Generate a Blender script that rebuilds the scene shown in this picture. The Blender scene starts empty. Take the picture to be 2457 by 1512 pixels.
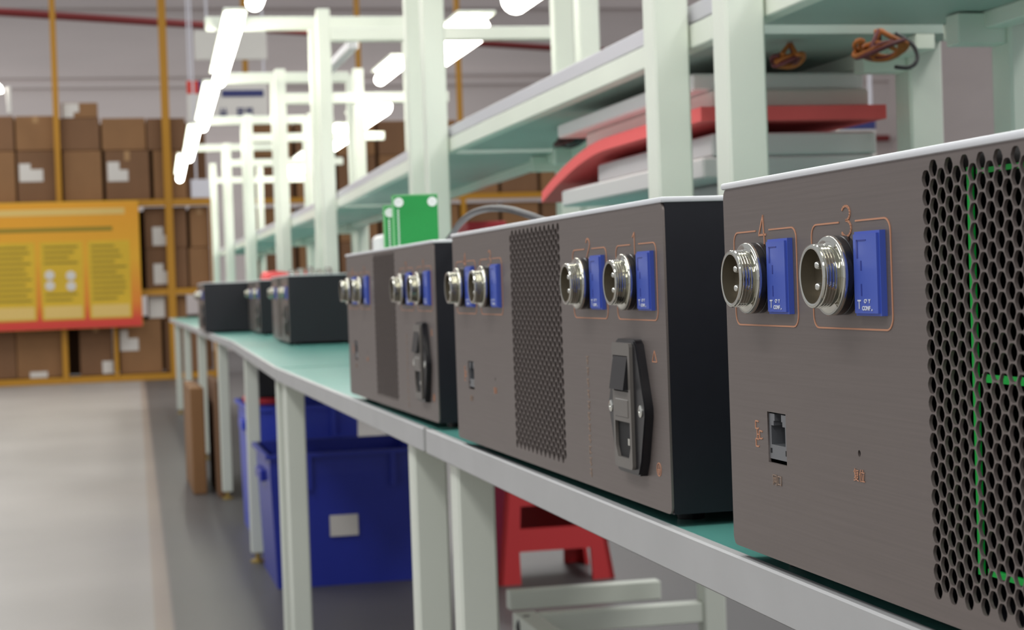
import bpy, bmesh, math, random
from mathutils import Matrix, Vector
random.seed(7)
SC = bpy.context.scene
COL = SC.collection

# ------------------------------------------------------------------ camera
cam_d = bpy.data.cameras.new('camera')
cam = bpy.data.objects.new('camera', cam_d); COL.objects.link(cam)
cam_d.sensor_width = 36.0
cam_d.lens = 36.0 * 4300.0 / 2457.0
cam_d.clip_start = 0.02
cam_d.clip_end = 200
fwd = Vector((0.2203, 0.9753, -0.0168)); upv = Vector((0.0372, 0.0087, 0.9993))
fwd.normalize(); rgt = fwd.cross(upv).normalized(); upv = rgt.cross(fwd)
mw = Matrix((rgt, upv, -fwd)).transposed().to_4x4()
mw.translation = Vector((0, 0, 0.80))
cam.matrix_world = mw
cam_d.dof.use_dof = True
cam_d.dof.focus_distance = 0.90
cam_d.dof.aperture_fstop = 21.0
SC.camera = cam

# ------------------------------------------------------------------ world, unseen hall lights, exposure
w = bpy.data.worlds.new('hall_ambience'); SC.world = w; w.use_nodes = True
bg = w.node_tree.nodes['Background']
bg.inputs[0].default_value = (0.95, 0.97, 1.0, 1); bg.inputs[1].default_value = 0.43
def area(name, loc, sx, sy, power, rot=(0, 0, 0), col=(1, 1, 0.985)):
    l = bpy.data.lights.new(name, 'AREA'); l.shape = 'RECTANGLE'; l.size = sx; l.size_y = sy
    l.energy = power; l.color = col
    o = bpy.data.objects.new(name, l); COL.objects.link(o); o.location = loc; o.rotation_euler = rot
    return o
for i, (x, y) in enumerate([(x_, y_) for x_ in (-2.4, 3.2) for y_ in (-5.0, 1.0, 7.5, 14.0, 21.0)]):  # unseen; rows behind the camera and at the far end added to brighten
    area('unseen_hall_light', (x, y, 4.9), 1.0, 4.5, 100)
vs = SC.view_settings
vs.view_transform = 'Standard'; vs.look = 'None'; vs.gamma = 1.0; vs.use_curve_mapping = False
vs.exposure = 0.15

# ------------------------------------------------------------------ materials
def lin(c):
    return tuple((v / 255 / 12.92) if v / 255 <= 0.04045 else ((v / 255 + 0.055) / 1.055) ** 2.4 for v in c)
MATS = {}
def mat(name, rgb, rough=0.5, metal=0.0, spec=0.5, noise=0.0, scale=(8, 8, 8), bump=0.0, emit=0.0, coat=0.0, trans=0.0, detail=3.0):
    m = bpy.data.materials.new(name); m.use_nodes = True
    nt = m.node_tree; b = nt.nodes['Principled BSDF']
    c = lin(rgb) + (1,)
    b.inputs['Base Color'].default_value = c
    b.inputs['Roughness'].default_value = rough
    b.inputs['Metallic'].default_value = metal
    b.inputs['Specular IOR Level'].default_value = spec
    b.inputs['Coat Weight'].default_value = coat
    if emit:
        b.inputs['Emission Color'].default_value = c; b.inputs['Emission Strength'].default_value = emit
    if noise or bump:
        tc = nt.nodes.new('ShaderNodeTexCoord'); mp = nt.nodes.new('ShaderNodeMapping')
        mp.inputs['Scale'].default_value = scale
        nz = nt.nodes.new('ShaderNodeTexNoise'); nz.inputs['Scale'].default_value = 1.0; nz.inputs['Detail'].default_value = detail
        nt.links.new(tc.outputs['Object'], mp.inputs[0]); nt.links.new(mp.outputs[0], nz.inputs['Vector'])
        if noise:
            r = nt.nodes.new('ShaderNodeMapRange')
            r.inputs[1].default_value = 0.25; r.inputs[2].default_value = 0.75
            r.inputs[3].default_value = 1 - noise; r.inputs[4].default_value = 1 + noise
            mx = nt.nodes.new('ShaderNodeMix'); mx.data_type = 'RGBA'; mx.blend_type = 'MULTIPLY'; mx.inputs[0].default_value = 1
            mx.inputs[6].default_value = c
            nt.links.new(nz.outputs[0], r.inputs[0]); nt.links.new(r.outputs[0], mx.inputs[7])
            nt.links.new(mx.outputs[2], b.inputs['Base Color'])
        if bump:
            bp = nt.nodes.new('ShaderNodeBump'); bp.inputs['Strength'].default_value = bump; bp.inputs['Distance'].default_value = 0.001
            nt.links.new(nz.outputs[0], bp.inputs['Height']); nt.links.new(bp.outputs[0], b.inputs['Normal'])
    MATS[name] = m
    return m
mat('panel', (125, 115, 111), 0.42, 0.45, noise=0.06, scale=(500, 9, 700), bump=0.04)
mat('lid', (236, 238, 242), 0.4)
mat('black_metal', (26, 26, 34), 0.45, 0.0, noise=0.08, scale=(60, 60, 60))
mat('chrome', (212, 211, 202), 0.07, 1.0)
mat('nickel_inside', (120, 112, 96), 0.35, 0.6)
mat('pin', (225, 225, 218), 0.2, 0.9)
mat('black_plastic', (24, 24, 28), 0.28)
mat('rocker', (30, 30, 33), 0.4)
mat('dark_void', (10, 10, 12), 0.6)
mat('inlet_sheen', (112, 107, 102), 0.35)  # glossy black plastic, its reflection painted in as grey-brown
mat('blue_plastic', (74, 98, 196), 0.42)
mat('blue_recess_shade', (44, 60, 150), 0.5)
mat('white_print', (225, 230, 245), 0.6)
mat('orange_print', (204, 146, 114), 0.5)
mat('orange_faint', (158, 134, 116), 0.5)
mat('port_metal', (132, 134, 138), 0.35, 0.6)
mat('board_green', (30, 150, 70), 0.4, noise=0.05, scale=(30, 30, 30))
mat('board_edge', (120, 190, 130), 0.5)
mat('led_green', (24, 214, 84), 0.4)
mat('white_nylon', (235, 240, 238), 0.5)
mat('cable', (52, 50, 52), 0.45)
mat('paint_white', (230, 235, 223), 0.38, noise=0.03, scale=(5, 5, 5))
mat('fascia', (186, 186, 186), 0.45, noise=0.05, scale=(4, 12, 12))
mat('aluminium', (206, 204, 212), 0.4, 0.15)
mat('mat_green', (92, 160, 150), 0.30, spec=0.6, noise=0.06, scale=(12, 12, 12))
mat('shelf_teal', (172, 186, 178), 0.5, noise=0.08, scale=(6, 6, 6))
mat('foam_white', (252, 250, 250), 0.8)
mat('foam_cream', (238, 226, 220), 0.8)
mat('foam_red', (238, 98, 98), 0.75)
mat('board_grey', (208, 205, 205), 0.6)
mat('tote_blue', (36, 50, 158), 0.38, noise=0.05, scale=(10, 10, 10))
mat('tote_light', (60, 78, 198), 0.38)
mat('stool_red', (204, 40, 44), 0.38)
mat('red_plastic', (196, 50, 60), 0.5)
mat('carton', (140, 102, 66), 0.8, noise=0.10, scale=(3, 3, 3))
mat('carton_dark', (122, 88, 60), 0.8, noise=0.10, scale=(3, 3, 3))
mat('paper', (214, 210, 204), 0.8)
mat('tape', (166, 128, 84), 0.5)
mat('rack_yellow', (182, 128, 18), 0.5)
mat('pipe_red', (134, 44, 44), 0.5)
mat('navy', (44, 50, 106), 0.6)
mat('wall', (216, 206, 203), 0.85, noise=0.10, scale=(0.25, 0.25, 1.3))
mat('tube_glow', (255, 252, 240), 0.5, emit=12.0)
mat('wire_orange', (178, 100, 40), 0.5)
mat('wire_maroon', (108, 44, 48), 0.5)
mat('brass', (196, 168, 96), 0.35, 0.7)
mat('poster_yellow', (214, 176, 40), 0.6, noise=0.08, scale=(3, 3, 3))
mat('poster_text', (146, 128, 36), 0.7)
mat('poster_red', (206, 60, 44), 0.6)
mat('poster_pale', (222, 190, 110), 0.6)

def floor_material():
    m = bpy.data.materials.new('floor'); m.use_nodes = True; nt = m.node_tree; b = nt.nodes['Principled BSDF']
    L = nt.links.new; N = nt.nodes.new
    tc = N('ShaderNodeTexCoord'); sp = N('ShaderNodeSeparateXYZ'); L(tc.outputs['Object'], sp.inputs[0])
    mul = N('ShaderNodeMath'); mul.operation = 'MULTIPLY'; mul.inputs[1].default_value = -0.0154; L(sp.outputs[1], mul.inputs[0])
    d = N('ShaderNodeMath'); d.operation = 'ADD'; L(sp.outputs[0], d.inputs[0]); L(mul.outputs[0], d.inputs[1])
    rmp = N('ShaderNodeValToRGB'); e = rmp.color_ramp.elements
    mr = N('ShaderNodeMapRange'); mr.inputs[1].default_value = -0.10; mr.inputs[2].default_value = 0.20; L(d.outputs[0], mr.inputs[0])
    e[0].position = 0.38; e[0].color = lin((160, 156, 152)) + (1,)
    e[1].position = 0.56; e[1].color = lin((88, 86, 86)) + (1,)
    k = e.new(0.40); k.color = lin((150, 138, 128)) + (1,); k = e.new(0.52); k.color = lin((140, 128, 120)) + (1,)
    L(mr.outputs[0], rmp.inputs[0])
    nz = N('ShaderNodeTexNoise'); nz.inputs['Scale'].default_value = 0.9; nz.inputs['Detail'].default_value = 5; L(tc.outputs['Object'], nz.inputs['Vector'])
    r2 = N('ShaderNodeMapRange'); r2.inputs[1].default_value = 0.3; r2.inputs[2].default_value = 0.7; r2.inputs[3].default_value = 0.88; r2.inputs[4].default_value = 1.08
    L(nz.outputs[0], r2.inputs[0])
    mx = N('ShaderNodeMix'); mx.data_type = 'RGBA'; mx.blend_type = 'MULTIPLY'; mx.inputs[0].default_value = 1
    L(rmp.outputs[0], mx.inputs[6]); L(r2.outputs[0], mx.inputs[7]); L(mx.outputs[2], b.inputs['Base Color'])
    b.inputs['Roughness'].default_value = 0.42; b.inputs['Specular IOR Level'].default_value = 0.3
    MATS['floor'] = m
floor_material()

# ------------------------------------------------------------------ mesh helpers
def bx(bm, x0, x1, y0, y1, z0, z1):
    vs_ = [bm.verts.new((x, y, z)) for x in (x0, x1) for y in (y0, y1) for z in (z0, z1)]
    for f in ((0, 1, 3, 2), (4, 6, 7, 5), (0, 4, 5, 1), (2, 3, 7, 6), (0, 2, 6, 4), (1, 5, 7, 3)):
        bm.faces.new([vs_[i] for i in f])
    return vs_
def rbox(x0, x1, y0, y1, z0, z1, r=0.003, seg=2):
    bm = bmesh.new(); bx(bm, x0, x1, y0, y1, z0, z1)
    if r: bmesh.ops.bevel(bm, geom=bm.edges[:], offset=r, segments=seg, affect='EDGES', profile=0.5)
    return bm
def boxes(lst, r=0.0):
    bm = bmesh.new()
    for b in lst: bx(bm, *b)
    if r: bmesh.ops.bevel(bm, geom=bm.edges[:], offset=r, segments=1, affect='EDGES')
    return bm
def lathe(bm, prof, n=40, axis='X', c=(0, 0, 0), cap=False):
    # profile: list of (axial, radius)
    rings = []
    for a, r in prof:
        ring = []
        for i in range(n):
            t = 2 * math.pi * i / n; u, v = r * math.cos(t), r * math.sin(t)
            p = {'X': (a, u, v), 'Y': (u, a, v), 'Z': (u, v, a)}[axis]
            ring.append(bm.verts.new((p[0] + c[0], p[1] + c[1], p[2] + c[2])))
        rings.append(ring)
    for k in range(len(rings) - 1):
        for i in range(n):
            bm.faces.new((rings[k][i], rings[k][(i + 1) % n], rings[k + 1][(i + 1) % n], rings[k + 1][i]))
    if cap:
        bm.faces.new(rings[0]); bm.faces.new(rings[-1])
    return rings
def tube(bm, pts, r, n=8):
    pts = [Vector(p) for p in pts]; rings = []
    ref = Vector((0.31, 0.17, 0.93))
    for i, p in enumerate(pts):
        t = (pts[min(i + 1, len(pts) - 1)] - pts[max(i - 1, 0)]).normalized()
        a = t.cross(ref).normalized(); b = t.cross(a)
        rr = r[i] if isinstance(r, (list, tuple)) else r
        rings.append([bm.verts.new(p + a * rr * math.cos(2 * math.pi * k / n) + b * rr * math.sin(2 * math.pi * k / n)) for k in range(n)])
    for k in range(len(rings) - 1):
        for i in range(n):
            bm.faces.new((rings[k][i], rings[k][(i + 1) % n], rings[k + 1][(i + 1) % n], rings[k + 1][i]))
    bm.faces.new(rings[0]); bm.faces.new(rings[-1])
def spline(pts, n=6):
    P = [Vector(p) for p in pts]; out = []
    for i in range(len(P) - 1):
        p0, p1, p2, p3 = P[max(i - 1, 0)], P[i], P[i + 1], P[min(i + 2, len(P) - 1)]
        for k in range(n):
            t = k / n
            out.append(0.5 * ((2 * p1) + (-p0 + p2) * t + (2 * p0 - 5 * p1 + 4 * p2 - p3) * t * t + (-p0 + 3 * p1 - 3 * p2 + p3) * t ** 3))
    out.append(P[-1]); return out
def prism(bm, poly, x0, x1, f=lambda a, b: (a, b)):
    # polygon in the (y,z) plane extruded along x
    A = [bm.verts.new((x0, *f(*p))) for p in poly]; B = [bm.verts.new((x1, *f(*p))) for p in poly]
    bm.faces.new(A); bm.faces.new(B[::-1]); n = len(poly)
    for i in range(n): bm.faces.new((A[i], B[i], B[(i + 1) % n], A[(i + 1) % n]))
def fin(bm):
    bmesh.ops.recalc_face_normals(bm, faces=bm.faces[:]); return bm
def obj(name, bm, m, parent=None, smooth=False):
    if isinstance(bm, bpy.types.Mesh): me = bm
    else:
        fin(bm); me = bpy.data.meshes.new(name); bm.to_mesh(me); bm.free()
    if smooth:
        for p in me.polygons: p.use_smooth = True
        me.set_sharp_from_angle(angle=math.radians(40))
    me.materials.clear(); me.materials.append(MATS[m])
    o = bpy.data.objects.new(name, me); COL.objects.link(o)
    if parent: o.parent = parent
    return o
def tag(o, label, cat, group=None):
    o['label'] = label; o['category'] = cat
    if group: o['group'] = group
    return o
def thing(name, label, cat, loc=(0, 0, 0), rz=0, group=None):
    o = bpy.data.objects.new(name, None); COL.objects.link(o); o.location = loc; o.rotation_euler = (0, 0, rz)
    o.empty_display_size = 0.05
    return tag(o, label, cat, group)
def struct(o):
    o['kind'] = 'structure'; return o
def copy_tree(o, parent=None):
    c = o.copy(); COL.objects.link(c); c.parent = parent
    for ch in list(o.children): copy_tree(ch, c)
    return c
def rrect(s0, s1, t0, t1, r, n=4):
    pts = []
    for cx_, cy_, a0 in ((s1 - r, t1 - r, 0), (s0 + r, t1 - r, 90), (s0 + r, t0 + r, 180), (s1 - r, t0 + r, 270)):
        for k in range(n + 1):
            a = math.radians(a0 + 90 * k / n); pts.append((cx_ + r * math.cos(a), cy_ + r * math.sin(a)))
    return pts
def curve_mesh(loops, half):
    cu = bpy.data.curves.new('tmp', 'CURVE'); cu.dimensions = '2D'; cu.fill_mode = 'BOTH'; cu.extrude = half
    for lp in loops:
        s = cu.splines.new('POLY'); s.points.add(len(lp) - 1); s.use_cyclic_u = True
        for i, p in enumerate(lp): s.points[i].co = (p[0], p[1], 0, 1)
    o = bpy.data.objects.new('tmp', cu); COL.objects.link(o)
    me = bpy.data.meshes.new_from_object(o.evaluated_get(bpy.context.evaluated_depsgraph_get()))
    bpy.data.objects.remove(o); return me
def text_mesh(s, size, extrude=0.0, width=1.0, bold=0.0):
    cu = bpy.data.curves.new('tmp', 'FONT'); cu.body = s; cu.size = size; cu.extrude = extrude; cu.align_x = 'CENTER'; cu.align_y = 'CENTER'; cu.offset = bold
    o = bpy.data.objects.new('tmp', cu); COL.objects.link(o); o.scale = (width, 1, 1)
    me = bpy.data.meshes.new_from_object(o.evaluated_get(bpy.context.evaluated_depsgraph_get()))
    bpy.data.objects.remove(o)
    for v in me.vertices: v.co.x *= width
    return me

# ------------------------------------------------------------------ the setting
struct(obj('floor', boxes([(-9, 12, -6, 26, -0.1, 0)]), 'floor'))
struct(obj('wall_back', boxes([(-9, 12, 26, 26.2, 0, 7)]), 'wall'))
struct(obj('wall_right', boxes([(12, 12.2, -6, 26, 0, 7)]), 'wall'))
wb = bpy.data.objects['wall_back']
for z in (2.9, 3.78, 3.92, 4.9):      # horizontal cladding ribs along the far wall
    obj('cladding_rib', boxes([(-9, 12, 25.96, 26.0, z, z + 0.07)]), 'wall', wb)
for (a, b, r) in (((-8.9, 17.19, 4.02), (10.6, 25.82, 4.02), 0.045),):
    bm = bmesh.new(); tube(bm, [a, b], r, 10); tag(obj('sprinkler_pipe', bm, 'pipe_red', smooth=True), 'long dark red pipe running high across the pale far wall', 'pipe')
for z, lab in ((2.62, 'thin red pipe on the far wall, upper of a pair'), (2.05, 'thin red pipe on the far wall, lower of a pair')):
    bm = bmesh.new(); tube(bm, [(9.0, 25.8, z + 0.25), (11.9, 25.8, z + 0.25)], 0.05, 10); tag(obj('wall_pipe', bm, 'pipe_red', smooth=True), lab, 'pipe')

# ------------------------------------------------------------------ equipment box
W, H, D = 0.66, 0.20, 0.24
FS = [0.0155, 0.1235, 0.4455, 0.5570]         # start of the orange frames 4,3,2,1
FW = 0.0885
def yz(s, t): return (W - s, t)
def panel_mesh():
    loops = [rrect(0.0, W, 0.0, 0.1965, 0.005, 3)]
    p = 0.0079; R = 0.0039; cols = 24; dx = p * 0.866
    s0 = 0.2475
    for c in range(cols):
        for r in range(23):
            cs = s0 + c * dx; ct = 0.0128 + r * p + (p / 2 if c % 2 else 0)
            lp = []
            for k in range(6):           # hexagon with softened corners
                for da in (-11, 11):
                    a = math.radians(60 * k + da); lp.append((cs + R * 0.97 * math.cos(a), ct + R * 0.97 * math.sin(a)))
            loops.append(lp)
    loops.append([(0.0565, 0.0505), (0.0820, 0.0505), (0.0820, 0.0770), (0.0565, 0.0770)])     # network port
    loops.append([(0.1715 + 0.0016 * math.cos(k * math.pi / 6), 0.0645 + 0.0016 * math.sin(k * math.pi / 6)) for k in range(12)])
    loops.append(rrect(0.572, 0.603, 0.03, 0.1, 0.002, 2))
    me = curve_mesh(loops, 0.00075)
    for v in me.vertices:
        s, t, e = v.co; v.co = (e + 0.00075, W - s, t)
    me.flip_normals()
    return me
def on_panel(me, s, t, x=-0.0003):
    for v in me.vertices:
        a, b, e = v.co; v.co = (x + e, W - (s + a), t + b)
    me.flip_normals()
    return me
def stroke(bm, pts, wd, x0=-0.00035, x1=0.0):
    for (a, b) in zip(pts[:-1], pts[1:]):
        d = Vector((b[0] - a[0], b[1] - a[1]));
        if d.length < 1e-7: continue
        d.normalize(); n = Vector((-d.y, d.x)) * wd / 2; e = d * wd / 2 * 0.6
        q = [(a[0] - e.x + n.x, a[1] - e.y + n.y), (b[0] + e.x + n.x, b[1] + e.y + n.y), (b[0] + e.x - n.x, b[1] + e.y - n.y), (a[0] - e.x - n.x, a[1] - e.y - n.y)]
        prism(bm, q, x0, x1, yz)

def make_connector(parent, s, t):
    y, z = W - s, t
    bm = bmesh.new()
    prof = [(-0.0066, 0.0145), (-0.0066, 0.0185), (-0.0072, 0.0188), (-0.0086, 0.0188), (-0.0092, 0.0183), (-0.0092, 0.0158), (-0.0096, 0.0150)]
    xx = -0.0098
    for k in range(4):                     # thread
        prof += [(xx, 0.0141), (xx - 0.0007, 0.0150), (xx - 0.0011, 0.0150)]; xx -= 0.0015
    prof += [(-0.0160, 0.0143), (-0.0164, 0.0150), (-0.0170, 0.0147), (-0.0172, 0.0138), (-0.0170, 0.0128)]
    lathe(bm, prof, 48)
    bmesh.ops.translate(bm, verts=bm.verts, vec=(0, y, z))
    sh = obj('connector', bm, 'chrome', parent, True)
    bm = bmesh.new()
    lathe(bm, [(-0.0170, 0.0128), (-0.0100, 0.0126), (-0.0100, 0.0)], 40, c=(0, y, z))
    obj('socket_wall', bm, 'nickel_inside', sh, True)
    bm = bmesh.new()
    lathe(bm, [(0, 0.0), (0, 0.0186), (-0.0028, 0.0186), (-0.0032, 0.0181), (-0.0036, 0.0186), (-0.0064, 0.0186), (-0.0067, 0.018), (-0.0067, 0.0)], 40, c=(0, y, z))
    obj('collar', bm, 'black_plastic', sh, True)
    for dy, dz in ((-0.001, 0.0050), (-0.001, -0.0050)):
        bm = bmesh.new()
        lathe(bm, [(-0.0100, 0.0020), (-0.0140, 0.0020), (-0.0149, 0.0017), (-0.0154, 0.0010), (-0.0156, 0.0)], 14, c=(0, y + dy, z + dz))
        obj('pin', bm, 'pin', sh, True)
    return sh

def make_terminal(parent, s0, t0, t1):
    s1 = s0 + 0.0270
    bm = bmesh.new(); bx(bm, -0.0040, 0, W - s1, W - s0, t0, t1)
    bmesh.ops.bevel(bm, geom=[e for e in bm.edges if all(v.co.x < -0.003 for v in e.verts)], offset=0.0012, segments=2, affect='EDGES')
    b = obj('terminal_block', bm, 'blue_plastic', parent, True); b['label'] = 'blue plastic terminal block with small white print'
    bm = bmesh.new()
    for (a, c, d, e) in ((0.0045, 0.0062, 0.026, 0.0345), (0.0045, 0.0150, 0.0338, 0.0345), (0.0085, 0.0098, 0.0205, 0.0250), (0.0085, 0.0096, 0.0090, 0.0145)):
        bx(bm, -0.00415, -0.0039, W - s0 - c, W - s0 - a, t0 + d, t0 + e)
    obj('slot', bm, 'blue_recess_shade', b)  # thin strips on the face, recess shade put into the darker blue
    pm = on_panel(text_mesh('T', 0.0058, 0.0001, 1.0, 0.0001), s0 + 0.0065, t0 + 0.0050, -0.0042); obj('print', pm, 'white_print', b)
    pm = on_panel(text_mesh('C²  Y', 0.0024, 0.0001, 1.25, 0.0001), s0 + 0.0150, t0 + 0.0066, -0.0042); obj('print', pm, 'white_print', b)
    pm = on_panel(text_mesh('CONF ₊', 0.0026, 0.0001, 1.2, 0.0001), s0 + 0.0150, t0 + 0.0034, -0.0042); obj('print', pm, 'white_print', b)
    return b

def make_box(label):
    root = thing('equipment_box', label, 'electronics box', group='equipment boxes lined up on the bench')
    # chassis: an open fronted black shell
    bm = boxes([(0.0016, D, 0, 0.0015, 0, H - 0.0036), (0.0016, D, W - 0.0015, W, 0, H - 0.0036), (D - 0.0015, D, 0.0015, W - 0.0015, 0, H - 0.0036), (0.0016, D, 0.0015, W - 0.0015, 0, 0.0015)])
    obj('chassis', bm, 'black_metal', root)
    obj('lid', rbox(-0.0012, D + 0.001, -0.001, W + 0.001, H - 0.0036, H, 0.0012, 2), 'lid', root, True)
    obj('front_panel', panel_mesh(), 'panel', root)
    for sx in (0.014, D - 0.03):
        for sy in (0.04, W - 0.04):
            bm = bmesh.new(); lathe(bm, [(-0.0081, 0.0), (-0.0081, 0.009), (0, 0.010), (0, 0)], 16, 'Z', (sx + 0.012, sy, 0)); obj('foot', bm, 'black_plastic', root, True)
    for i, s in enumerate(FS):
        make_connector(root, s + 0.0385, 0.1472)
        make_terminal(root, s + 0.0560, 0.1285, 0.1668)
        # orange rounded frame, open at the top for the digit
        s1 = s + FW; r = 0.006; t0, t1 = 0.1222, 0.1720; g = s + 0.0425
        pts = [(g - 0.0095, t1)]
        for (cx_, cy_, a0) in ((s + r, t1 - r, 90), (s + r, t0 + r, 180), (s1 - r, t0 + r, 270), (s1 - r, t1 - r, 0)):
            for k in range(6):
                a = math.radians(a0 + 18 * k); pts.append((cx_ + r * math.cos(a), cy_ + r * math.sin(a)))
        pts.append((g + 0.0095, t1))
        bm = bmesh.new(); stroke(bm, pts, 0.0008); obj('printed_frame', bm, 'orange_print', root)
        bm = bmesh.new(); a, b = g - 0.0055, 0.1650; dw, dh = 0.0110, 0.0145
        q = lambda u, v: (a + u * dw, b + v * dh)
        arc = lambda cu, cv, ru, rv, a0, a1, n=10: [q(cu + ru * math.cos(math.radians(a0 + (a1 - a0) * k / n)), cv + rv * math.sin(math.radians(a0 + (a1 - a0) * k / n))) for k in range(n + 1)]
        d = 4 - i
        if d == 4:
            stroke(bm, [q(0.75, 0), q(0.75, 0.35)], 0.0011); stroke(bm, [q(0.95, 0.32), q(0.05, 0.32), q(0.62, 1.0), q(0.70, 0.32)], 0.0011)
        elif d == 3:
            stroke(bm, arc(0.40, 0.76, 0.42, 0.23, 150, -90), 0.0011); stroke(bm, arc(0.40, 0.265, 0.5, 0.26, 90, -150), 0.0011)
        elif d == 2:
            stroke(bm, arc(0.45, 0.72, 0.42, 0.27, 160, -40) + [q(0.02, 0.0), q(0.95, 0.0)], 0.0011)
        else:
            stroke(bm, [q(0.2, 0.82), q(0.55, 1.0), q(0.55, 0.0)], 0.0011)
        obj('digit', bm, 'orange_print', root)
    # network port
    bm = bmesh.new()
    s0, s1, t0, t1 = 0.0567, 0.0818, 0.0525, 0.0762
    for (a, b, c, e) in ((s0, s1, t0, 0.0600), (s0, s0 + 0.0030, 0.0600, 0.0700), (s1 - 0.0030, s1, 0.0600, 0.0700), (s0, s0 + 0.0065, 0.0700, 0.0725), (s1 - 0.0065, s1, 0.0700, 0.0725), (s0, s0 + 0.0080, 0.0725, t1), (s1 - 0.0080, s1, 0.0725, t1)):
        bx(bm, 0.0008, 0.016, W - b, W - a, c, e)
    port = obj('network_port', bm, 'port_metal', root); port['label'] = 'silver network socket with dark opening'
    obj('port_back', boxes([(0.0155, 0.0165, W - s1, W - s0, t0, t1)]), 'dark_void', port)
    obj('port_slot', boxes([(0.0005, 0.0010, W - s0 - 0.0032, W - s0 - 0.0016, 0.0555, 0.0580), (0.0005, 0.0010, W - s1 + 0.0008, W - s1 + 0.0026, 0.0552, 0.0580)]), 'dark_void', port)
    # printed words and icons
    for txt, s, t, sz in (('网口', 0.0685, 0.0415, 0.0064), ('复位', 0.1712, 0.0538, 0.0064)):
        me = on_panel(text_mesh(txt, sz, 0.0001), s, t); obj('printed_word', me, 'orange_print' if txt == '复位' else 'orange_faint', root)
    bm = bmesh.new()
    for (a, b) in ((0.0415, 0.0690), (0.0415, 0.0595), (0.0468, 0.0640)):
        stroke(bm, rrect(a - 0.0020, a + 0.0020, b - 0.0020, b + 0.0020, 0.0003, 1) + [(a + 0.002, b - 0.002 + 0.0003)], 0.0007)
    stroke(bm, [(0.0415, 0.067), (0.0415, 0.0615)], 0.0006); stroke(bm, [(0.0415, 0.064), (0.0448, 0.064)], 0.0006)
    obj('network_icon', bm, 'orange_print', root)
    # faint column of printed lettering beside the vent
    bm = bmesh.new(); rnd = random.Random(3)
    for k in range(11):
        t = 0.094 - k * 0.0082; a = 0.4735
        stroke(bm, [(a, t), (a + 0.006, t)], 0.0006)
        stroke(bm, [(a + rnd.uniform(0.001, 0.005), t), (a + rnd.uniform(0.001, 0.005), t - 0.0055)], 0.0006)
        stroke(bm, [(a + 0.0005, t - 0.003), (a + 0.0055, t - rnd.uniform(0.002, 0.005))], 0.0006)
    obj('printed_lettering', bm, 'orange_faint', root)
    bm = bmesh.new(); stroke(bm, [(0.6350, 0.1025), (0.6305, 0.0955), (0.6395, 0.0955), (0.6350, 0.1025)], 0.0006); obj('warning_mark', bm, 'orange_print', root)
    bm = bmesh.new()
    c0 = (0.6370, 0.0265); stroke(bm, [(c0[0] + 0.0042 * math.cos(k * math.pi / 10), c0[1] + 0.0042 * math.sin(k * math.pi / 10)) for k in range(21)], 0.0006)
    for (hw, dt) in ((0.0022, -0.0002), (0.0015, -0.0013), (0.0008, -0.0023)): stroke(bm, [(c0[0] - hw, c0[1] + dt), (c0[0] + hw, c0[1] + dt)], 0.0006)
    stroke(bm, [(c0[0], c0[1]), (c0[0], c0[1] + 0.0028)], 0.0006)
    obj('earth_mark', bm, 'orange_print', root)
    # power inlet with rocker switch
    bm = bmesh.new()
    prism(bm, [(0.566, 0.020), (0.612, 0.020), (0.6185, 0.030), (0.6290, 0.060), (0.6290, 0.066), (0.6130, 0.106), (0.607, 0.1095), (0.571, 0.1095), (0.566, 0.106), (0.5480, 0.067), (0.5480, 0.060), (0.5615, 0.027)], -0.0060, 0.0, yz)
    bmesh.ops.bevel(bm, geom=[e for e in bm.edges if all(v.co.x < -0.005 for v in e.verts)], offset=0.0010, segments=2, affect='EDGES')
    inl = obj('power_inlet', bm, 'black_plastic', root, True); inl['label'] = 'black power inlet with rocker switch and earth socket'
    loops = [rrect(0.5665, 0.6065, 0.0235, 0.1070, 0.003, 3),
             [(0.5700, 0.0545), (0.5700, 0.0380), (0.5745, 0.0305), (0.5990, 0.0305), (0.6030, 0.0380), (0.6030, 0.0545)],
             [(0.5690, 0.0745), (0.5690, 0.0985), (0.6020, 0.0985), (0.6020, 0.0745)]]
    me = curve_mesh(loops, 0.0012)
    for v in me.vertices:
        s, t, e = v.co; v.co = (-0.0072 + e, W - s, t)
    me.flip_normals()
    obj('inlet_face', me, 'inlet_sheen', inl)
    bm = bmesh.new(); prism(bm, [(0.5700, 0.0545), (0.5700, 0.0380), (0.5745, 0.0305), (0.5990, 0.0305), (0.6030, 0.0380), (0.6030, 0.0545)], -0.00625, -0.0061, yz); obj('socket_floor', bm, 'dark_void', inl)
    for (s, t) in ((0.5985, 0.0415),):
        obj('socket_pin', boxes([(-0.0080, -0.0062, W - s - 0.002, W - s + 0.002, t - 0.0022, t + 0.0022)]), 'pin', inl)
    bm = bmesh.new()
    V = [(-0.0062, 0.0760), (-0.0062, 0.0980), (-0.0082, 0.0980), (-0.0090, 0.0940), (-0.0118, 0.0760)]
    A = [bm.verts.new((x, W - 0.5695, z)) for x, z in V]; B = [bm.verts.new((x, W - 0.6010, z)) for x, z in V]
    bm.faces.new(A); bm.faces.new(B[::-1])
    for i in range(5): bm.faces.new((A[i], B[i], B[(i + 1) % 5], A[(i + 1) % 5]))
    obj('rocker_switch', bm, 'rocker', inl)
    obj('fuse_drawer', rbox(-0.0089, -0.0075, W - 0.6010, W - 0.5720, 0.0575, 0.0695, 0.0004, 1), 'inlet_sheen', inl)
    for s in (0.5540, 0.6205):
        bm = bmesh.new(); lathe(bm, [(-0.006, 0.0040), (-0.0066, 0.0040), (-0.0070, 0.0034), (-0.0070, 0.0014), (-0.0064, 0.0012), (-0.0064, 0.0)], 20, c=(0, W - s, 0.063)); obj('screw', bm, 'pin', inl, True)
    return root
ZB = 0.652
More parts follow.
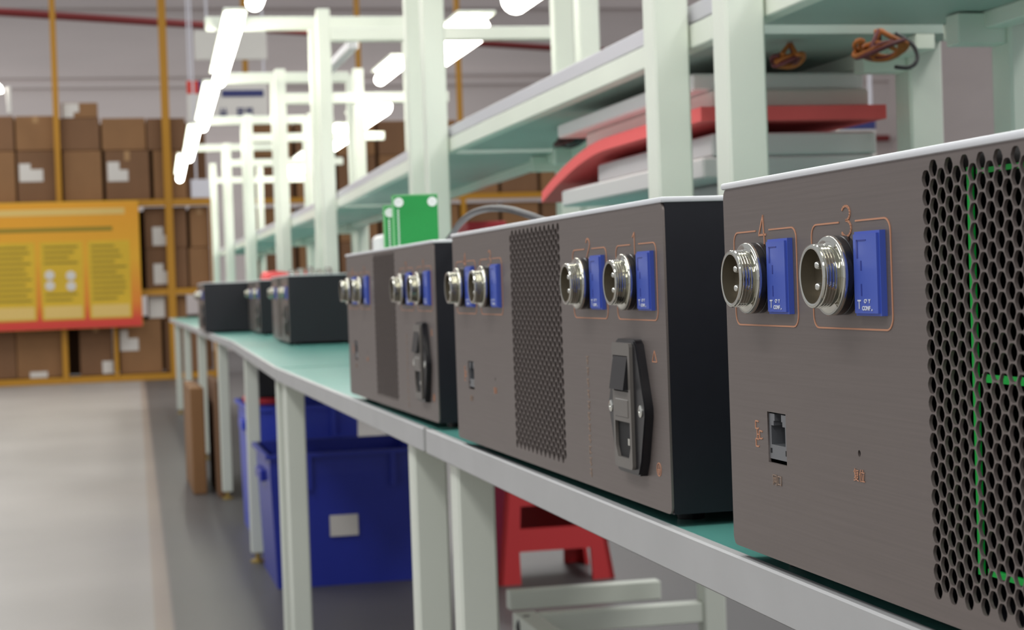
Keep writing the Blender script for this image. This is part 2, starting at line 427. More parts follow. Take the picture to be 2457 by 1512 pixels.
spots = [(0.3410, 0.284, 0.0085, 'brown fronted equipment box with green strips behind its honeycomb vent'),
         (0.3415, 1.075, 0.0115, 'brown fronted equipment box with black cable arching off its top'),
         (0.3485, 1.921, 0.0130, 'brown fronted equipment box under the upright green circuit board'),
         (0.5210, 5.290, -0.020, 'brown fronted equipment box set back from bench edge with metal parts on top'),
         (0.5600, 6.765, -0.015, 'brown fronted equipment box with red pouch on top, squeezed between two others'),
         (0.3880, 7.440, -0.015, 'brown fronted equipment box standing last in the row, nearest the racks')]
proto = None
box_roots = []
for x, y, rz, lab in spots:
    if proto is None: r = proto = make_box(lab)
    else: r = copy_tree(proto); r['label'] = lab
    r.location = (x, y, ZB); r.rotation_euler = (0, 0, rz); box_roots.append(r)
# green strips on the edge of the board inside the nearest box
bm = boxes([(0.009, 0.0105, 0.3905, 0.3940, 0.022, 0.190), (0.011, 0.0125, 0.345, 0.3895, 0.1868, 0.1890), (0.011, 0.0125, 0.345, 0.3895, 0.1015, 0.1048), (0.011, 0.0125, 0.345, 0.3895, 0.0220, 0.0248)])
o = obj('circuit_frame', bm, 'led_green', box_roots[0]); o['label'] = 'green strips behind the vent'

# ------------------------------------------------------------------ workbench sections
def make_bench(label, flabel, y0, y1, xo, rz, flegs, posts, blegs, beams, shelf=None, stretch=None):
    # table and the post frame that stands on it; local x is measured from the table's front corner
    r = thing('workbench', label, 'workbench', (0.34 + xo, y0, 0), rz, 'workbench sections in a line')
    fr = thing('shelf_frame', flabel, 'shelf frame', (0.34 + xo, y0, 0.644), rz, 'shelf frames standing on the bench line')
    def B(name, x0, x1, a, b, z0, z1, m, rad=0.002, par=None):
        dz = 0.644 if par is fr else 0.0
        return obj(name, rbox(x0 - 0.34, x1 - 0.34, a - y0, b - y0, z0 - dz, z1 - dz, rad, 1), m, par or r)
    B('tabletop', 0.345, 1.05, y0, y1, 0.617, 0.640, 'paint_white')
    B('green_mat', 0.3445, 1.05, y0 + 0.001, y1 - 0.001, 0.6402, 0.6438, 'mat_green', 0)
    B('front_edge', 0.3365, 0.3445, y0, y1, 0.6180, 0.6450, 'fascia', 0.0012)
    for y in flegs:
        l = B('leg', 0.347, 0.387, y, y + 0.04, 0.028, 0.617, 'paint_white', 0.003)
        bm = bmesh.new(); cx_, cy_ = 0.367 - 0.34, y + 0.02 - y0
        lathe(bm, [(0.0, 0.0), (0.0, 0.022), (0.006, 0.022), (0.010, 0.007), (0.030, 0.007), (0.030, 0.0)], 14, 'Z', (cx_, cy_, 0)); obj('levelling_foot', bm, 'brass', l, True)
    for y in blegs: B('leg', 0.99, 1.03, y, y + 0.04, 0.0, 0.617, 'paint_white', 0.003)
    for y in posts:
        B('post', 0.656, 0.701, y, y + 0.045, 0.644, 1.745, 'paint_white', 0.003, fr)
        B('post', 0.988, 1.033, y, y + 0.045, 0.644, 1.745, 'paint_white', 0.003, fr)
        B('shelf_bracket', 0.930, 0.988, y + 0.008, y + 0.038, 1.050, 1.084, 'paint_white', 0.001, fr)
    for (y, x0, x1, z) in beams:
        B('crossbeam', x0, x1, y - 0.001, y + 0.046, z - 0.022, z + 0.022, 'paint_white', 0.003, fr)
    if shelf:
        a, b = shelf
        B('shelf_panel', 0.714, 1.03, a, b, 1.086, 1.100, 'shelf_teal', 0, fr)
        rl = B('shelf_rail', 0.7035, 0.7250, a, b, 1.0795, 1.1085, 'paint_white', 0.0015, fr)
        o = obj('rail_channel', rbox(0.7060 - 0.34, 0.7250 - 0.34, a - y0, b - y0, 1.1110 - 0.644, 1.1330 - 0.644, 0.0015, 1), 'aluminium', rl)
        B('shelf_rail', 0.962, 0.987, a, b, 1.0665, 1.086, 'paint_white', 0.0015, fr)
    for k, t in enumerate(stretch or []):
        st = B('stretcher', *t, 'paint_white', 0.002)
        if k == 0:
            bm = bmesh.new(); lathe(bm, [(0.0, 0.0), (-0.012, 0.0), (-0.012, 0.016), (-0.004, 0.019), (0.0, 0.019)], 18, 'Y', (t[0] - 0.34 - 0.026, t[2] - y0, (t[4] + t[5]) / 2)); obj('black_knob', bm, 'black_plastic', st, True)
    return r
make_bench('white bench section under the box with green strips in its vent', 'white post and shelf frame carrying the knotted orange wires', -0.35, 1.94, 0.0, 0, [1.82], [1.82], [], [(1.82, 0.701, 0.988, 1.66)], (0.2, 1.93))
make_bench('white bench section under the stack of foam sheets and the boxes beside it', 'white post and shelf frame sheltering the stack of foam sheets', 1.96, 3.73, 0.0, 0, [2.09, 3.66], [2.075, 3.64], [2.95], [(3.64, 0.701, 1.40, 1.66), (2.075, 0.701, 0.988, 1.72)], (2.0, 3.70),
           stretch=[(0.70, 0.99, 2.955, 2.985, 0.203, 0.238), (0.66, 0.70, 2.2, 3.0, 0.203, 0.238), (0.70, 0.99, 3.2, 3.23, 0.203, 0.238)])
make_bench('white bench section with a bare stretch of green mat, blue tote underneath', 'white post and shelf frame over the white upright box and bare mat', 3.75, 6.12, 0.0, -0.028, [3.88, 5.36], [3.88, 6.00], [5.3], [(3.88, 0.36, 1.0, 1.72), (6.00, 0.701, 1.58, 1.66)], (3.8, 6.0))
make_bench('white bench section carrying the two boxes beyond the set back one', 'white post and shelf frame beside the box with the red pouch', 6.14, 7.76, 0.065, -0.004, [7.08], [6.24, 7.60], [7.0], [(6.24, 0.30, 1.0, 1.735), (7.60, 0.701, 1.40, 1.62)], (6.16, 7.72))
make_bench('white bench section carrying the far end of the last box', 'white post and shelf frame behind the last box of the row', 7.78, 9.66, 0.075, -0.004, [8.85], [7.84, 9.50], [8.9], [(7.84, 0.44, 1.0, 1.738), (9.50, 0.701, 1.40, 1.62)], (7.8, 9.6))
make_bench('empty white bench section past the last equipment box', 'white post and shelf frame over the empty bench section', 9.68, 11.46, 0.085, -0.004, [10.7], [9.74, 11.3], [10.8], [(9.74, 0.47, 1.0, 1.738), (11.3, 0.701, 1.40, 1.62)], (9.7, 11.4))
make_bench('white bench section at the rack end of the bench line', 'white post and shelf frame at the rack end of the line', 11.48, 13.2, 0.095, -0.004, [12.4], [11.54, 13.0], [12.5], [(11.54, 0.49, 1.0, 1.738), (13.0, 0.701, 1.40, 1.62)], (11.5, 13.1))

# ------------------------------------------------------------------ lamps over the bench
def lamp(label, x, z, y0, y1, wd=0.045, glow='tube_glow', grp='lit tubes above the bench front', rz=0.0):
    r = thing('tube_lamp', label, 'lamp', (x, (y0 + y1) / 2, z), rz, grp)
    h = (y1 - y0) / 2
    bm = bmesh.new(); lathe(bm, [(-h, 0.0), (-h, wd * 0.40), (h, wd * 0.40), (h, 0.0)], 16, 'Y', (0, 0, -0.006)); obj('glowing_tube', bm, glow, r, True)
    obj('housing', rbox(-wd * 0.6, wd * 0.6, -h, h, wd * 0.42, wd * 0.42 + 0.012, 0.003, 1), 'paint_white', r)
    for e in (-h + 0.02, h - 0.02):
        obj('end_cap', rbox(-wd * 0.3, wd * 0.3, e - 0.012, e + 0.012, -0.004, wd * 0.42, 0.002, 1), 'paint_white', r)
    return r
for x, z, a, b, lab in ((0.415, 1.672, 0.45, 1.85, 'lit tube lamp high above the box with green strips in its vent'), (0.425, 1.672, 2.15, 3.60, 'lit tube lamp high above the box with the upright circuit board'), (0.443, 1.672, 4.00, 5.38, 'lit tube lamp above the bare green mat, first past the tall post pair'), (0.456, 1.672, 5.75, 7.36, 'lit tube lamp above the front of the box with the red pouch'),
        (0.492, 1.672, 7.66, 9.34, 'lit tube lamp above the front edge just past the last box'), (0.515, 1.672, 9.58, 11.45, 'lit tube lamp above the empty bench section'), (0.535, 1.672, 11.56, 13.45, 'lit tube lamp at the rack end of the front lamp line')):
    lamp(lab, x, z, a, b, 0.064, rz=-0.028)
for x, z, a, b, lab in ((1.30, 1.71, 4.9, 5.55, 'lit lamp in the rear lamp line, seen above the first rear post pair'), (1.30, 1.705, 6.15, 7.0, 'broad lit lamp in the rear lamp line beside the tall post pair'), (1.36, 1.705, 8.75, 9.65, 'lit lamp in the rear line beyond the broad one'),
        (1.38, 1.705, 10.2, 10.95, 'short lit lamp in the rear line'), (1.40, 1.705, 12.1, 13.8, 'lit lamp at the rack end of the rear line')):
    lamp(lab, x, z, a, b, 0.115, grp='lit tubes above the bench rear')
lamp('small lit lamp between the front and rear lamp lines', 1.16, 1.69, 7.0, 7.5, 0.06, grp='small lit lamps between posts')
tag(obj('unlit_lamp_channel', rbox(0.875, 0.915, 6.4, 7.5, 1.665, 1.695, 0.003, 1), 'aluminium'), 'unlit pale lamp channel running along between the lamp lines', 'lamp')
r = thing('hall_lamp', 'lit lamp with white tube hanging above the cartons on yellow rack', 'lamp', (-0.93, 17.2, 2.74))
bm = bmesh.new(); lathe(bm, [(0.0, 0.0), (0.0, 0.07), (0.05, 0.06), (0.09, 0.02), (0.09, 0.0)], 16, 'Z', (0, 0, 0)); obj('glowing_bulb', bm, 'tube_glow', r, True)
obj('hanger_rod', boxes([(-0.006, 0.006, -0.006, 0.006, 0.09, 1.9)]), 'aluminium', r)
obj('side_tube', rbox(0.10, 0.145, -0.02, 0.02, -0.20, 0.05, 0.01, 2), 'paper', r)
obj('arm', boxes([(0.0, 0.12, -0.006, 0.006, 0.02, 0.032)]), 'aluminium', r)

# ------------------------------------------------------------------ things on the bench
def on_bench_board(name, label, x0, x1, z0, z1, y, hole=True):
    r = thing(name, label, 'circuit board', ((x0 + x1) / 2, y, z0), 0, 'upright circuit boards')
    h, hw = z1 - z0, (x1 - x0) / 2
    obj('board', rbox(-hw, hw, -0.0008, 0.0008, 0, h, 0.0003, 1), 'board_green', r)
    obj('bare_edge', boxes([(-hw, -hw + 0.003, -0.0012, -0.0007, 0, h), (-hw, hw, -0.0012, -0.0007, h - 0.002, h)]), 'board_edge', r)
    for sx in (-hw + 0.009, hw - 0.007):
        bm = bmesh.new(); lathe(bm, [(-0.0008, 0.0), (-0.0008, 0.0062), (-0.0022, 0.0062), (-0.0022, 0.0022), (-0.001, 0.0020), (-0.001, 0.0)], 20, 'Y', (sx, 0, h - 0.010)); obj('nylon_washer', bm, 'white_nylon', r, True)
        bm = bmesh.new(); lathe(bm, [(0.0008, 0.0), (0.0008, 0.0042), (0.018, 0.0042), (0.018, 0.0)], 12, 'Y', (sx, 0, h - 0.010)); obj('standoff', bm, 'white_nylon', r, True)
    for k in range(12):
        z = 0.004 + k * (h - 0.022) / 12
        obj('solder_pad', boxes([(-hw + 0.0068, -hw + 0.0092, -0.0013, -0.0007, z, z + 0.0020)]), 'white_nylon', r)
    return r
b = on_bench_board('circuit_board', 'green circuit board standing upright on an equipment box, two white washers', 0.3635, 0.4230, 0.8525, 0.9215, 2.29)
b.rotation_euler = (0, 0, -0.10)
b = on_bench_board('circuit_board', 'paler green circuit board standing edge-on behind the other one', 0.3640, 0.4100, 0.8525, 0.9120, 2.372); b.rotation_euler = (0, 0, -0.06)
bm = bmesh.new(); tube(bm, spline([(0.43, 2.26, 0.8570), (0.41, 2.16, 0.8565), (0.402, 2.085, 0.862), (0.40, 2.03, 0.872), (0.40, 1.96, 0.8805), (0.40, 1.87, 0.8820), (0.40, 1.77, 0.8765), (0.402, 1.69, 0.867), (0.41, 1.63, 0.8575), (0.43, 1.56, 0.8560)], 6), 0.0037, 10)
tag(obj('cable', bm, 'cable', smooth=True), 'black cable arching between the tops of two equipment boxes', 'cable')
# stack of foam sheets at the back of the bench
def slab(name, lab, cat, m, x0, x1, y0, y1, z0, z1, grp, r=0.003, bend=None, ny=1):
    bm = bmesh.new(); n = ny
    if ny == 1: bx(bm, x0, x1, y0, y1, z0, z1); bmesh.ops.bevel(bm, geom=bm.edges[:], offset=r, segments=1, affect='EDGES')
    else:
        rows = []
        for k in range(n + 1):
            t = k / n; y = y0 + (y1 - y0) * t; dz = bend(t)
            rows.append([bm.verts.new(p) for p in ((x0, y, z0 + dz), (x1, y, z0 + dz), (x1, y, z1 + dz), (x0, y, z1 + dz))])
        for k in range(n):
            for i in range(4): bm.faces.new((rows[k][i], rows[k][(i + 1) % 4], rows[k + 1][(i + 1) % 4], rows[k + 1][i]))
        bm.faces.new(rows[0]); bm.faces.new(rows[-1])
    return tag(obj(name, bm, m, smooth=ny > 1), lab, cat, grp)
G = 'sheets stacked under the bench shelf'
slab('foam_sheet', 'thick white foam sheet on top of the stack under the shelf', 'foam sheet', 'foam_white', 0.745, 0.982, 2.20, 2.905, 1.0415, 1.0640, G)
slab('foam_sheet', 'pale cream foam sheet lying between white top sheet and red sheet', 'foam sheet', 'foam_cream', 0.765, 0.980, 2.18, 2.80, 1.0170, 1.0405, G)
slab('foam_sheet', 'red foam sheet drooping at its end in the stack', 'foam sheet', 'foam_red', 0.735, 0.985, 2.14, 2.99, 0.9970, 1.0150, G, bend=lambda t: -0.058 * max(0, (t - 0.52) / 0.48) ** 1.7, ny=24)
slab('foam_sheet', 'white foam block directly under the red sheet', 'foam sheet', 'board_grey', 0.755, 0.980, 2.16, 2.70, 0.9540, 0.9830, G)
slab('foam_sheet', 'grey board at the bottom of the foam stack', 'foam sheet', 'board_grey', 0.742, 0.978, 2.16, 2.88, 0.9260, 0.9530, G)
tag(obj('plastic_crate', rbox(0.80, 0.975, 2.16, 2.42, 0.6440, 0.9255, 0.006, 2), 'board_grey'), 'grey crate holding up the stack of foam sheets', 'crate')
# wires hanging under the shelf
def wires(lab, c, mats, n, amp, seed):
    r = thing('wire_bundle', lab, 'wires', c, 0, 'loose wires under the shelf'); rn = random.Random(seed)
    for k in range(n):
        a, b, c = (amp[i] * rn.uniform(0.55, 1.0) for i in range(3)); ph = rn.uniform(0, 6.28); ox = rn.uniform(-0.4, 0.4) * amp[0]; ln = rn.uniform(1.2, 1.9) * math.pi
        pts = [(ox * 0.3, 0, amp[2] + 0.012)] + [(ox + a * math.cos(ph + ln * t / 14), b * math.sin(ph + ln * t / 14), c * math.sin(1.5 * ph + 1.3 * ln * t / 14)) for t in range(15)]
        bm = bmesh.new(); tube(bm, spline(pts, 3), 0.0028, 7); obj('wire', bm, mats[k % len(mats)], r, True)
    return r
wires('orange and maroon wires knotted in a loop under the shelf', (0.898, 1.965, 1.062), ('wire_orange', 'wire_maroon', 'wire_orange'), 7, (0.032, 0.018, 0.011), 4)
wires('short flat twist of brown wires under the shelf', (0.826, 2.06, 1.062), ('wire_maroon', 'wire_orange'), 4, (0.022, 0.016, 0.008), 9)
bm = bmesh.new(); tube(bm, spline([(0.930, 1.99, 1.085), (0.950, 1.985, 1.070), (0.953, 1.98, 1.052), (0.940, 1.975, 1.042), (0.920, 1.97, 1.042)], 6), 0.0025, 7)
tag(obj('cable', bm, 'cable', smooth=True), 'thin dark cable curling down beside the knotted orange wires', 'cable')
wires('dark wire tangle under the shelf beyond the foam stack', (0.85, 3.20, 1.060), ('wire_maroon', 'cable'), 4, (0.03, 0.04, 0.008), 12)
# small cartons and panels further along the bench
def carton(x0, x1, y0, y1, z0, z1, lab, grp, m='carton', stickers=(), tape=True, cat='carton'):
    r = thing('carton', lab, cat, ((x0 + x1) / 2, (y0 + y1) / 2, z0), 0, grp)
    hx, hy, h = (x1 - x0) / 2, (y1 - y0) / 2, z1 - z0
    obj('body', rbox(-hx, hx, -hy, hy, 0, h, min(0.008, h * 0.05), 1), m, r)
    if tape: obj('tape', boxes([(-0.025, 0.025, -hy - 0.001, -hy + 0.0005, h * 0.80, h - 0.004), (-0.025, 0.025, -hy + 0.01, hy - 0.01, h - 0.0005, h + 0.001)]), 'tape', r)
    for (u0, u1, v0, v1) in stickers:
        obj('paper_label', boxes([(u0 - (x0 + x1) / 2, u1 - (x0 + x1) / 2, -hy - 0.003, -hy - 0.0005, v0 - z0, v1 - z0)]), 'paper', r)
    return r
carton(0.66, 0.80, 4.35, 4.50, 0.6440, 0.935, 'white upright box on the bench behind the green circuit board', 'boxes on the bench', 'foam_white', tape=False, cat='box')
carton(0.82, 0.90, 4.35, 4.50, 0.6440, 0.92, 'pale grey upright box on the bench beside the white one', 'boxes on the bench', 'board_grey', tape=False, cat='box')
carton(0.93, 1.03, 4.60, 4.80, 0.6440, 0.955, 'white box with a red lid on the bench under the shelf', 'boxes on the bench', 'foam_white', tape=False, cat='box')
obj('red_lid', rbox(-0.052, 0.052, -0.102, 0.102, 0.295, 0.325, 0.003, 1), 'red_plastic', bpy.data.objects['carton.002'])
# loose parts on the far boxes
r = thing('metal_parts', 'bright metal parts lying on the box set back from edge', 'metal parts', (0.60, 5.42, 0.852))
for k in range(5):
    bm = bmesh.new(); lathe(bm, [(0, 0), (0, 0.012), (0.016 + 0.004 * (k % 3), 0.010), (0.016 + 0.004 * (k % 3), 0)], 12, 'Z', (-0.05 + 0.027 * k, 0.01 * (k % 2), 0)); obj('fitting', bm, 'chrome', r, True)
bm = bmesh.new(); bx(bm, -0.07, 0.09, -0.08, 0.08, 0, 0.022); bmesh.ops.subdivide_edges(bm, edges=bm.edges[:], cuts=3)
for v in bm.verts: v.co.z *= 1 + 0.5 * math.sin(v.co.x * 60) * math.cos(v.co.y * 40)
o = tag(obj('red_pouch', bm, 'foam_red', smooth=True), 'crumpled red pouch lying on the box squeezed between two others', 'pouch'); o.location = (0.66, 6.95, 0.8525)

# ------------------------------------------------------------------ under and behind the bench
def tote(lab, x0, x1, y0, y1, h, m, z0=0.0, label_card=None):
    r = thing('tote', lab, 'plastic tote', ((x0 + x1) / 2, (y0 + y1) / 2, z0), 0, 'blue totes under the bench')
    hx, hy = (x1 - x0) / 2, (y1 - y0) / 2; t = 0.006; k = 0.90
    bm = bmesh.new()
    def loop(sx, sy, z): return [bm.verts.new((a * sx, b * sy, z)) for a, b in ((-1, -1), (1, -1), (1, 1), (-1, 1))]
    L = [loop(hx * k, hy * k, 0), loop(hx - 0.012, hy - 0.012, h - 0.06), loop(hx - 0.012, hy - 0.012, h), loop(hx - 0.02, hy - 0.02, h), loop(hx * k - 0.01, hy * k - 0.01, 0.01)]
    for a, b in zip(L[:-1], L[1:]):
        for i in range(4): bm.faces.new((a[i], a[(i + 1) % 4], b[(i + 1) % 4], b[i]))
    bm.faces.new(L[0]); bm.faces.new(L[-1])
    obj('body', bm, m, r)
    bm = bmesh.new(); 
    for (a, b, c, d) in ((-hx, hx, -hy, -hy + 0.02), (-hx, hx, hy - 0.02, hy), (-hx, -hx + 0.02, -hy + 0.02, hy - 0.02), (hx - 0.02, hx, -hy + 0.02, hy - 0.02)): bx(bm, a, b, c, d, h - 0.012, h)
    obj('rim', bm, m, r)
    for a in (-1, 1):
        obj('grip', rbox(a * (hx - 0.004) - 0.008, a * (hx - 0.004) + 0.008, -0.08, 0.08, h - 0.085, h - 0.055, 0.003, 1), m, r)
    for a in (-0.5, 0.5): obj('rib', boxes([(a * hx - 0.008, a * hx + 0.008, -hy - 0.001, -hy + 0.012, h - 0.1, h - 0.012)]), m, r)
    if label_card:
        u0, u1, v0, v1 = label_card; yy = -hy * k - (hy * (1 - k) - 0.012) * ((v0 + v1) / 2) / (h - 0.06) - 0.004
        obj('paper_label', boxes([(u0, u1, yy - 0.003, yy, v0, v1)]), 'paper', r)
    return r
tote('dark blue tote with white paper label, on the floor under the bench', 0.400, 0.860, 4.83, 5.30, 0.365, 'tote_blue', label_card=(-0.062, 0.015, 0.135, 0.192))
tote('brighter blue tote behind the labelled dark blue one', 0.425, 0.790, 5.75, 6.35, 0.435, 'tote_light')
r = thing('black_tray', 'black tray with red rim resting in the brighter blue tote', 'tray', (0.52, 5.98, 0.43))
obj('tray_body', rbox(-0.075, 0.075, -0.10, 0.10, 0.028, 0.13, 0.006, 2), 'black_plastic', r); obj('tray_rim', rbox(-0.085, 0.085, -0.11, 0.11, 0.006, 0.028, 0.004, 1), 'red_plastic', r)
slab('flat_carton', 'folded brown carton standing on edge against a bench leg', 'carton', 'carton', 0.313, 0.368, 7.30, 7.95, 0.0, 0.43, 'folded cartons', 0.004)
slab('flat_carton', 'second folded carton, darker, standing under the bench', 'carton', 'carton_dark', 0.405, 0.430, 7.15, 7.75, 0.0, 0.46, 'folded cartons', 0.004)
# red plastic stool
r = thing('plastic_stool', 'red plastic stool with slotted sides standing behind the bench', 'stool', (1.15, 4.81, 0))
bm = bmesh.new()
def side(bm, f, slot=True):
    # one slotted side: two legs, apron, crossbar; f maps (u in -1..1, z) -> xyz inner/outer
    for (u0a, u1a, u0b, u1b, z0, z1) in ((-1, -0.62, -1, -0.66, 0, 0.085), (0.62, 1, 0.66, 1, 0, 0.085), (-1, 1, -1, 1, 0.085, 0.145), (-1, -0.66, -1, -0.66, 0.145, 0.205), (0.66, 1, 0.66, 1, 0.145, 0.205), (-1, 1, -1, 1, 0.205, 0.31)) + (() if slot else ((-0.66, 0.66, -0.66, 0.66, 0.145, 0.205),)):
        q = [f(u0a, z0, 0), f(u1a, z0, 0), f(u1b, z1, 0), f(u0b, z1, 0)]; p = [f(u0a, z0, 1), f(u1a, z0, 1), f(u1b, z1, 1), f(u0b, z1, 1)]
        Q = [bm.verts.new(v) for v in q]; P = [bm.verts.new(v) for v in p]
        bm.faces.new(Q); bm.faces.new(P[::-1])
        for i in range(4): bm.faces.new((Q[i], P[i], P[(i + 1) % 4], Q[(i + 1) % 4]))
def hw(z): return 0.160 - 0.040 * z / 0.31
for nm, f in (('front', lambda u, z, o: (u * hw(z), -(hw(z) - 0.012 * o), z)), ('back', lambda u, z, o: (u * hw(z), hw(z) - 0.012 * o, z)), ('left', lambda u, z, o: (-(hw(z) - 0.012 * o), u * hw(z), z)), ('right', lambda u, z, o: (hw(z) - 0.012 * o, u * hw(z), z))):
    bm = bmesh.new(); side(bm, f, nm == 'front'); obj('side_panel', bm, 'stool_red', r)
obj('seat', rbox(-0.135, 0.135, -0.135, 0.135, 0.31, 0.335, 0.010, 2), 'stool_red', r)

# ------------------------------------------------------------------ racks and cartons at the end of the hall
rk = thing('storage_rack', 'yellow steel rack of cartons behind the notice board', 'rack', (0, 17.7, 0))
for x in (-1.32, -0.43, 0.585):
    tall = 3.9
    obj('upright', rbox(x, x + (0.055 if x < 0 else 0.075), -0.06, -0.005, 0, tall, 0.004, 1), 'rack_yellow', rk)
obj('upright', rbox(0.055, 0.095, -0.06, -0.005, 0.0, 0.60, 0.003, 1), 'rack_yellow', rk)
obj('upright', rbox(1.01, 1.05, -0.06, -0.005, 0.0, 1.72, 0.003, 1), 'rack_yellow', rk)
for z0, z1 in ((0.0, 0.062), (0.815, 0.878), (1.680, 1.745)):
    obj('beam', rbox(-1.5, 1.05, -0.05, -0.004, z0, z1, 0.003, 1), 'rack_yellow', rk)
    obj('deck', boxes([(-1.5, 1.05, -0.004, 0.6, z1 - 0.03, z1 - 0.008)]), 'carton_dark', rk)
GC = 'cartons on the yellow rack'; LC = 'plain brown carton packed on the yellow rack'; LL = 'brown carton with white paper label on the yellow rack'
Y0, Y1 = 17.72, 18.2
bot = lambda k: ('carton', 'carton_dark')[k % 2]
k = 0
for (x0, x1, z0, z1, st) in [
    (-1.20, -0.80, 1.745, 2.235, ()), (-0.785, -0.42, 1.745, 2.235, ((-0.765, -0.66, 1.943, 2.115), (-0.66, -0.545, 1.943, 2.06))), (-0.36, 0.005, 1.745, 2.23, ()), (0.035, 0.455, 1.745, 2.225, ((0.057, 0.17, 1.930, 2.118), (0.17, 0.25, 1.930, 2.04))), (0.49, 0.80, 1.745, 2.22, ()),
    (-1.19, -0.80, 2.238, 2.572, ()), (-0.786, -0.412, 2.238, 2.570, ()), (-0.383, -0.004, 2.233, 2.545, ()), (0.014, 0.430, 2.228, 2.540, ()), (0.44, 0.81, 2.223, 2.533, ()),
    (-0.355, -0.014, 2.546, 2.690, ((-0.339, -0.24, 2.550, 2.684), (-0.24, -0.19, 2.600, 2.684))),
    (0.385, 0.790, 1.270, 1.672, ((0.458, 0.56, 1.300, 1.480), (0.56, 0.63, 1.300, 1.40))), (0.82, 1.005, 1.270, 1.672, ()), (0.385, 0.785, 0.880, 1.268, ((0.457, 0.55, 0.925, 1.123), (0.55, 0.625, 0.925, 1.05))), (0.80, 1.005, 0.880, 1.268, ()),
    (-0.36, 0.02, 1.270, 1.672, ()), (-0.36, 0.02, 0.880, 1.268, ()), (-1.15, -0.75, 1.270, 1.672, ()), (-1.15, -0.75, 0.880, 1.268, ()),
    (-1.32, -0.86, 0.064, 0.600, ()), (-0.855, -0.375, 0.064, 0.600, ((-0.737, -0.574, 0.066, 0.125),)), (-0.268, 0.045, 0.064, 0.585, ((-0.06, 0.04, 0.08, 0.20),)), (0.108, 0.512, 0.064, 0.580, ((0.115, 0.19, 0.290, 0.491), (0.19, 0.288, 0.290, 0.41))), (0.540, 0.95, 0.064, 0.575, ()),
    (0.395, 0.760, 0.582, 0.812, ((0.40, 0.55, 0.60, 0.80),))]:
    row = 'loose on top of the stacked top layer' if z0 > 2.5 else 'in the topmost layer' if z0 > 2.1 else 'on the highest beam' if z0 > 1.7 else 'just under the highest beam' if z0 > 1.2 else 'resting on the middle beam' if z0 > 0.85 else 'under the middle beam' if z0 > 0.5 else 'on the lowest beam'
    col = ''
    if st: col = ', beside the thin upright' if x0 in (-0.785, -0.855) else ', beside the short upright' if x0 in (-0.268,) else ', beside the thick upright' if x0 in (0.035, 0.108) else ''
    carton(x0, x1, Y0, Y1, z0, z1, ('carton with white paper label ' if st else 'plain brown carton ') + row + col, 'yellow rack cartons ' + row, bot(k), st, tape=k % 3 == 0); k += 1
for zi, (z0, h, lab) in enumerate(((0.064, 0.55, 'bottom'), (0.880, 0.78, 'middle'), (1.745, 0.79, 'top'))):
    for j in range(5):
        x = -1.42 + j * 0.49
        carton(x, x + 0.485, 18.22, 18.26 + 0.32, z0, z0 + h, 'tall brown carton in the rear row of the ' + lab + ' deck', 'rear row cartons, ' + lab + ' deck', 'carton_dark', (), tape=False)
# second rack, seen in slices between the bench posts
rk2 = thing('storage_rack', 'yellow rack of cartons seen between the bench posts', 'rack', (0, 18.6, 0))
for x in (1.45, 2.62, 3.68, 5.0): obj('upright', rbox(x, x + 0.055, -0.06, -0.005, 0, 3.9, 0.004, 1), 'rack_yellow', rk2)
for z in (0.0, 0.86, 1.72): obj('beam', rbox(1.45, 5.05, -0.05, -0.004, z, z + 0.06, 0.003, 1), 'rack_yellow', rk2); obj('deck', boxes([(1.45, 5.05, -0.004, 0.6, z + 0.03, z + 0.052)]), 'carton_dark', rk2)
LY = ('on its floor beam', 'lower layer on its middle beam', 'upper layer on its middle beam', 'lower layer on its highest beam', 'topmost layer')
for zi, (z0, h) in enumerate(((0.062, 0.52), (0.922, 0.38), (1.304, 0.38), (1.782, 0.42), (2.204, 0.36))):
    for j in range(8):
        x = 1.53 + j * 0.435
        carton(x, x + 0.40, 18.62, 19.1, z0, z0 + h, 'plain brown carton on the rack behind the bench posts, ' + LY[zi], 'rack behind the posts, ' + LY[zi], bot(zi + j), (), tape=False)
# notice board
nb = thing('notice_board', 'large yellow notice board with red lower edge on the rack front', 'notice board', (-0.42, 17.52, 0.525))
obj('board', rbox(-0.75, 0.753, 0, 0.03, 0, 1.205, 0.004, 1), 'poster_yellow', nb)
pm = bpy.data.materials.new('poster_print'); pm.use_nodes = True; nt = pm.node_tree; MATS['poster_print'] = pm
tc = nt.nodes.new('ShaderNodeTexCoord'); sp = nt.nodes.new('ShaderNodeSeparateXYZ'); rp = nt.nodes.new('ShaderNodeValToRGB')
nt.links.new(tc.outputs['Generated'], sp.inputs[0]); nt.links.new(sp.outputs[2], rp.inputs[0]); nt.links.new(rp.outputs[0], nt.nodes['Principled BSDF'].inputs['Base Color'])
e = rp.color_ramp.elements; e[0].position = 0.0; e[0].color = lin((206, 52, 50)) + (1,); e[1].position = 1.0; e[1].color = lin((226, 158, 30)) + (1,)
for p, c in ((0.06, (212, 66, 46)), (0.20, (222, 130, 36)), (0.55, (226, 168, 34)), (0.9, (228, 158, 30))): q = e.new(p); q.color = lin(c) + (1,)
obj('printed_sheet', boxes([(-0.745, 0.748, -0.002, 0.001, 0.004, 1.20)]), 'poster_print', nb)
for (a, b) in ((-0.70, -0.225), (-0.175, 0.215), (0.265, 0.655)):
    p = obj('text_panel', boxes([(a, b, -0.004, -0.001, 0.09, 0.83)]), 'poster_yellow', nb)
    for j in range(11):
        z = 0.79 - j * 0.05
        if a > -0.2 and a < 0 and 4 <= j <= 8: continue
        obj('text_line', boxes([(a + 0.03, b - 0.03 - random.uniform(0, 0.12), -0.006, -0.003, z - 0.018, z)]), 'poster_text', p)
    obj('caption_box', boxes([(a + 0.02, b - 0.02, -0.006, -0.003, 0.105, 0.22)]), 'poster_pale', p)
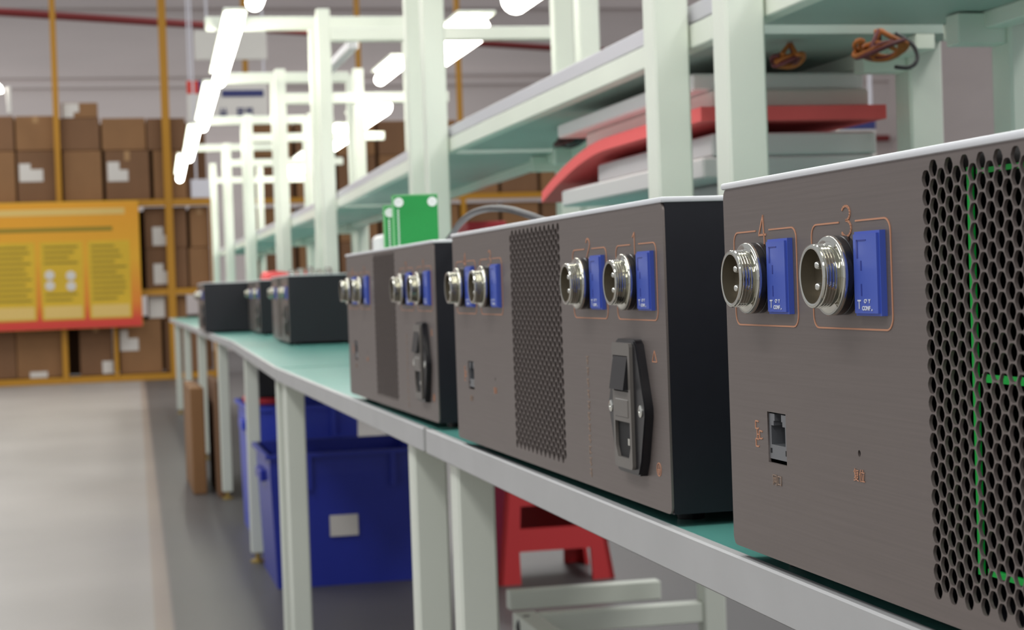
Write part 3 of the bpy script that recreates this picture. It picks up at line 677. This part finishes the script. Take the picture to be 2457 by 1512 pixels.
obj('heading_line', boxes([(-0.62, 0.50, -0.004, -0.001, 0.925, 0.965)]), 'poster_text', nb)
obj('heading_line', boxes([(-0.70, 0.62, -0.004, -0.001, 1.08, 1.14)]), 'poster_pale', nb)
for (x, z) in ((-0.095, 0.515), (0.10, 0.505), (-0.095, 0.415), (0.10, 0.405)):
    bm = bmesh.new(); lathe(bm, [(-0.010, 0.0), (-0.010, 0.042), (-0.003, 0.046), (-0.003, 0.0)], 20, 'Y', (x, 0, z)); obj('round_picture', bm, 'paper', nb, True)
# hanging signs
def hang(name, lab, x0, x1, y, z0, z1, extras, rods, m='paper'):
    r = thing(name, lab, 'sign', ((x0 + x1) / 2, y, z0)); cx_ = (x0 + x1) / 2
    obj('board', rbox(x0 - cx_, x1 - cx_, -0.01, 0.01, 0, z1 - z0, 0.003, 1), m, r)
    for (n, a, b, c, d, mm) in extras: obj(n, boxes([(a - cx_, b - cx_, -0.014, -0.009, c - z0, d - z0)]), mm, r)
    for x in rods: obj('hanger_rod', boxes([(x - cx_ - 0.008, x - cx_ + 0.008, -0.008, 0.008, z1 - z0, 4.6 - z0)]), 'aluminium', r)
    return r
sg = hang('hanging_sign', 'white hanging sign with red and navy header and blue lettering', 0.775, 1.495, 16.4, 2.37, 2.735,
     [('red_block', 0.775, 0.879, 2.62, 2.735, 'poster_red'), ('navy_band', 0.879, 0.985, 2.62, 2.735, 'navy'), ('navy_band', 1.085, 1.462, 2.588, 2.648, 'navy')], (0.80, 1.47))
for (x, n) in ((1.062, 2), (1.215, 3), (1.295, 3)):
    bm = bmesh.new()
    for j in range(n): bx(bm, x - 1.135, x + 0.065 - 1.135, -0.014, -0.009, 0.048 + j * 0.026, 0.062 + j * 0.026)
    bx(bm, x + 0.01 - 1.135, x + 0.02 - 1.135, -0.014, -0.009, 0.045, 0.12); bx(bm, x + 0.045 - 1.135, x + 0.055 - 1.135, -0.014, -0.009, 0.045, 0.12)
    obj('lettering', bm, 'navy', sg)
hang('hanging_sign', 'blank white panel hung from a white rod above the lettered sign', 0.735, 1.285, 14.0, 2.612, 2.835, [], (0.83,))
hang('hanging_sign', 'small pale lilac panel hanging low beside the notice board', 0.753, 0.935, 15.8, 1.65, 1.81, [], (0.80,), 'aluminium')
hang('hanging_sign', 'navy and white sign hanging beyond the foam stack', 3.60, 3.80, 8.4, 1.36, 1.60, [('navy_band', 3.60, 3.80, 1.52, 1.60, 'navy')], (3.62, 3.78))
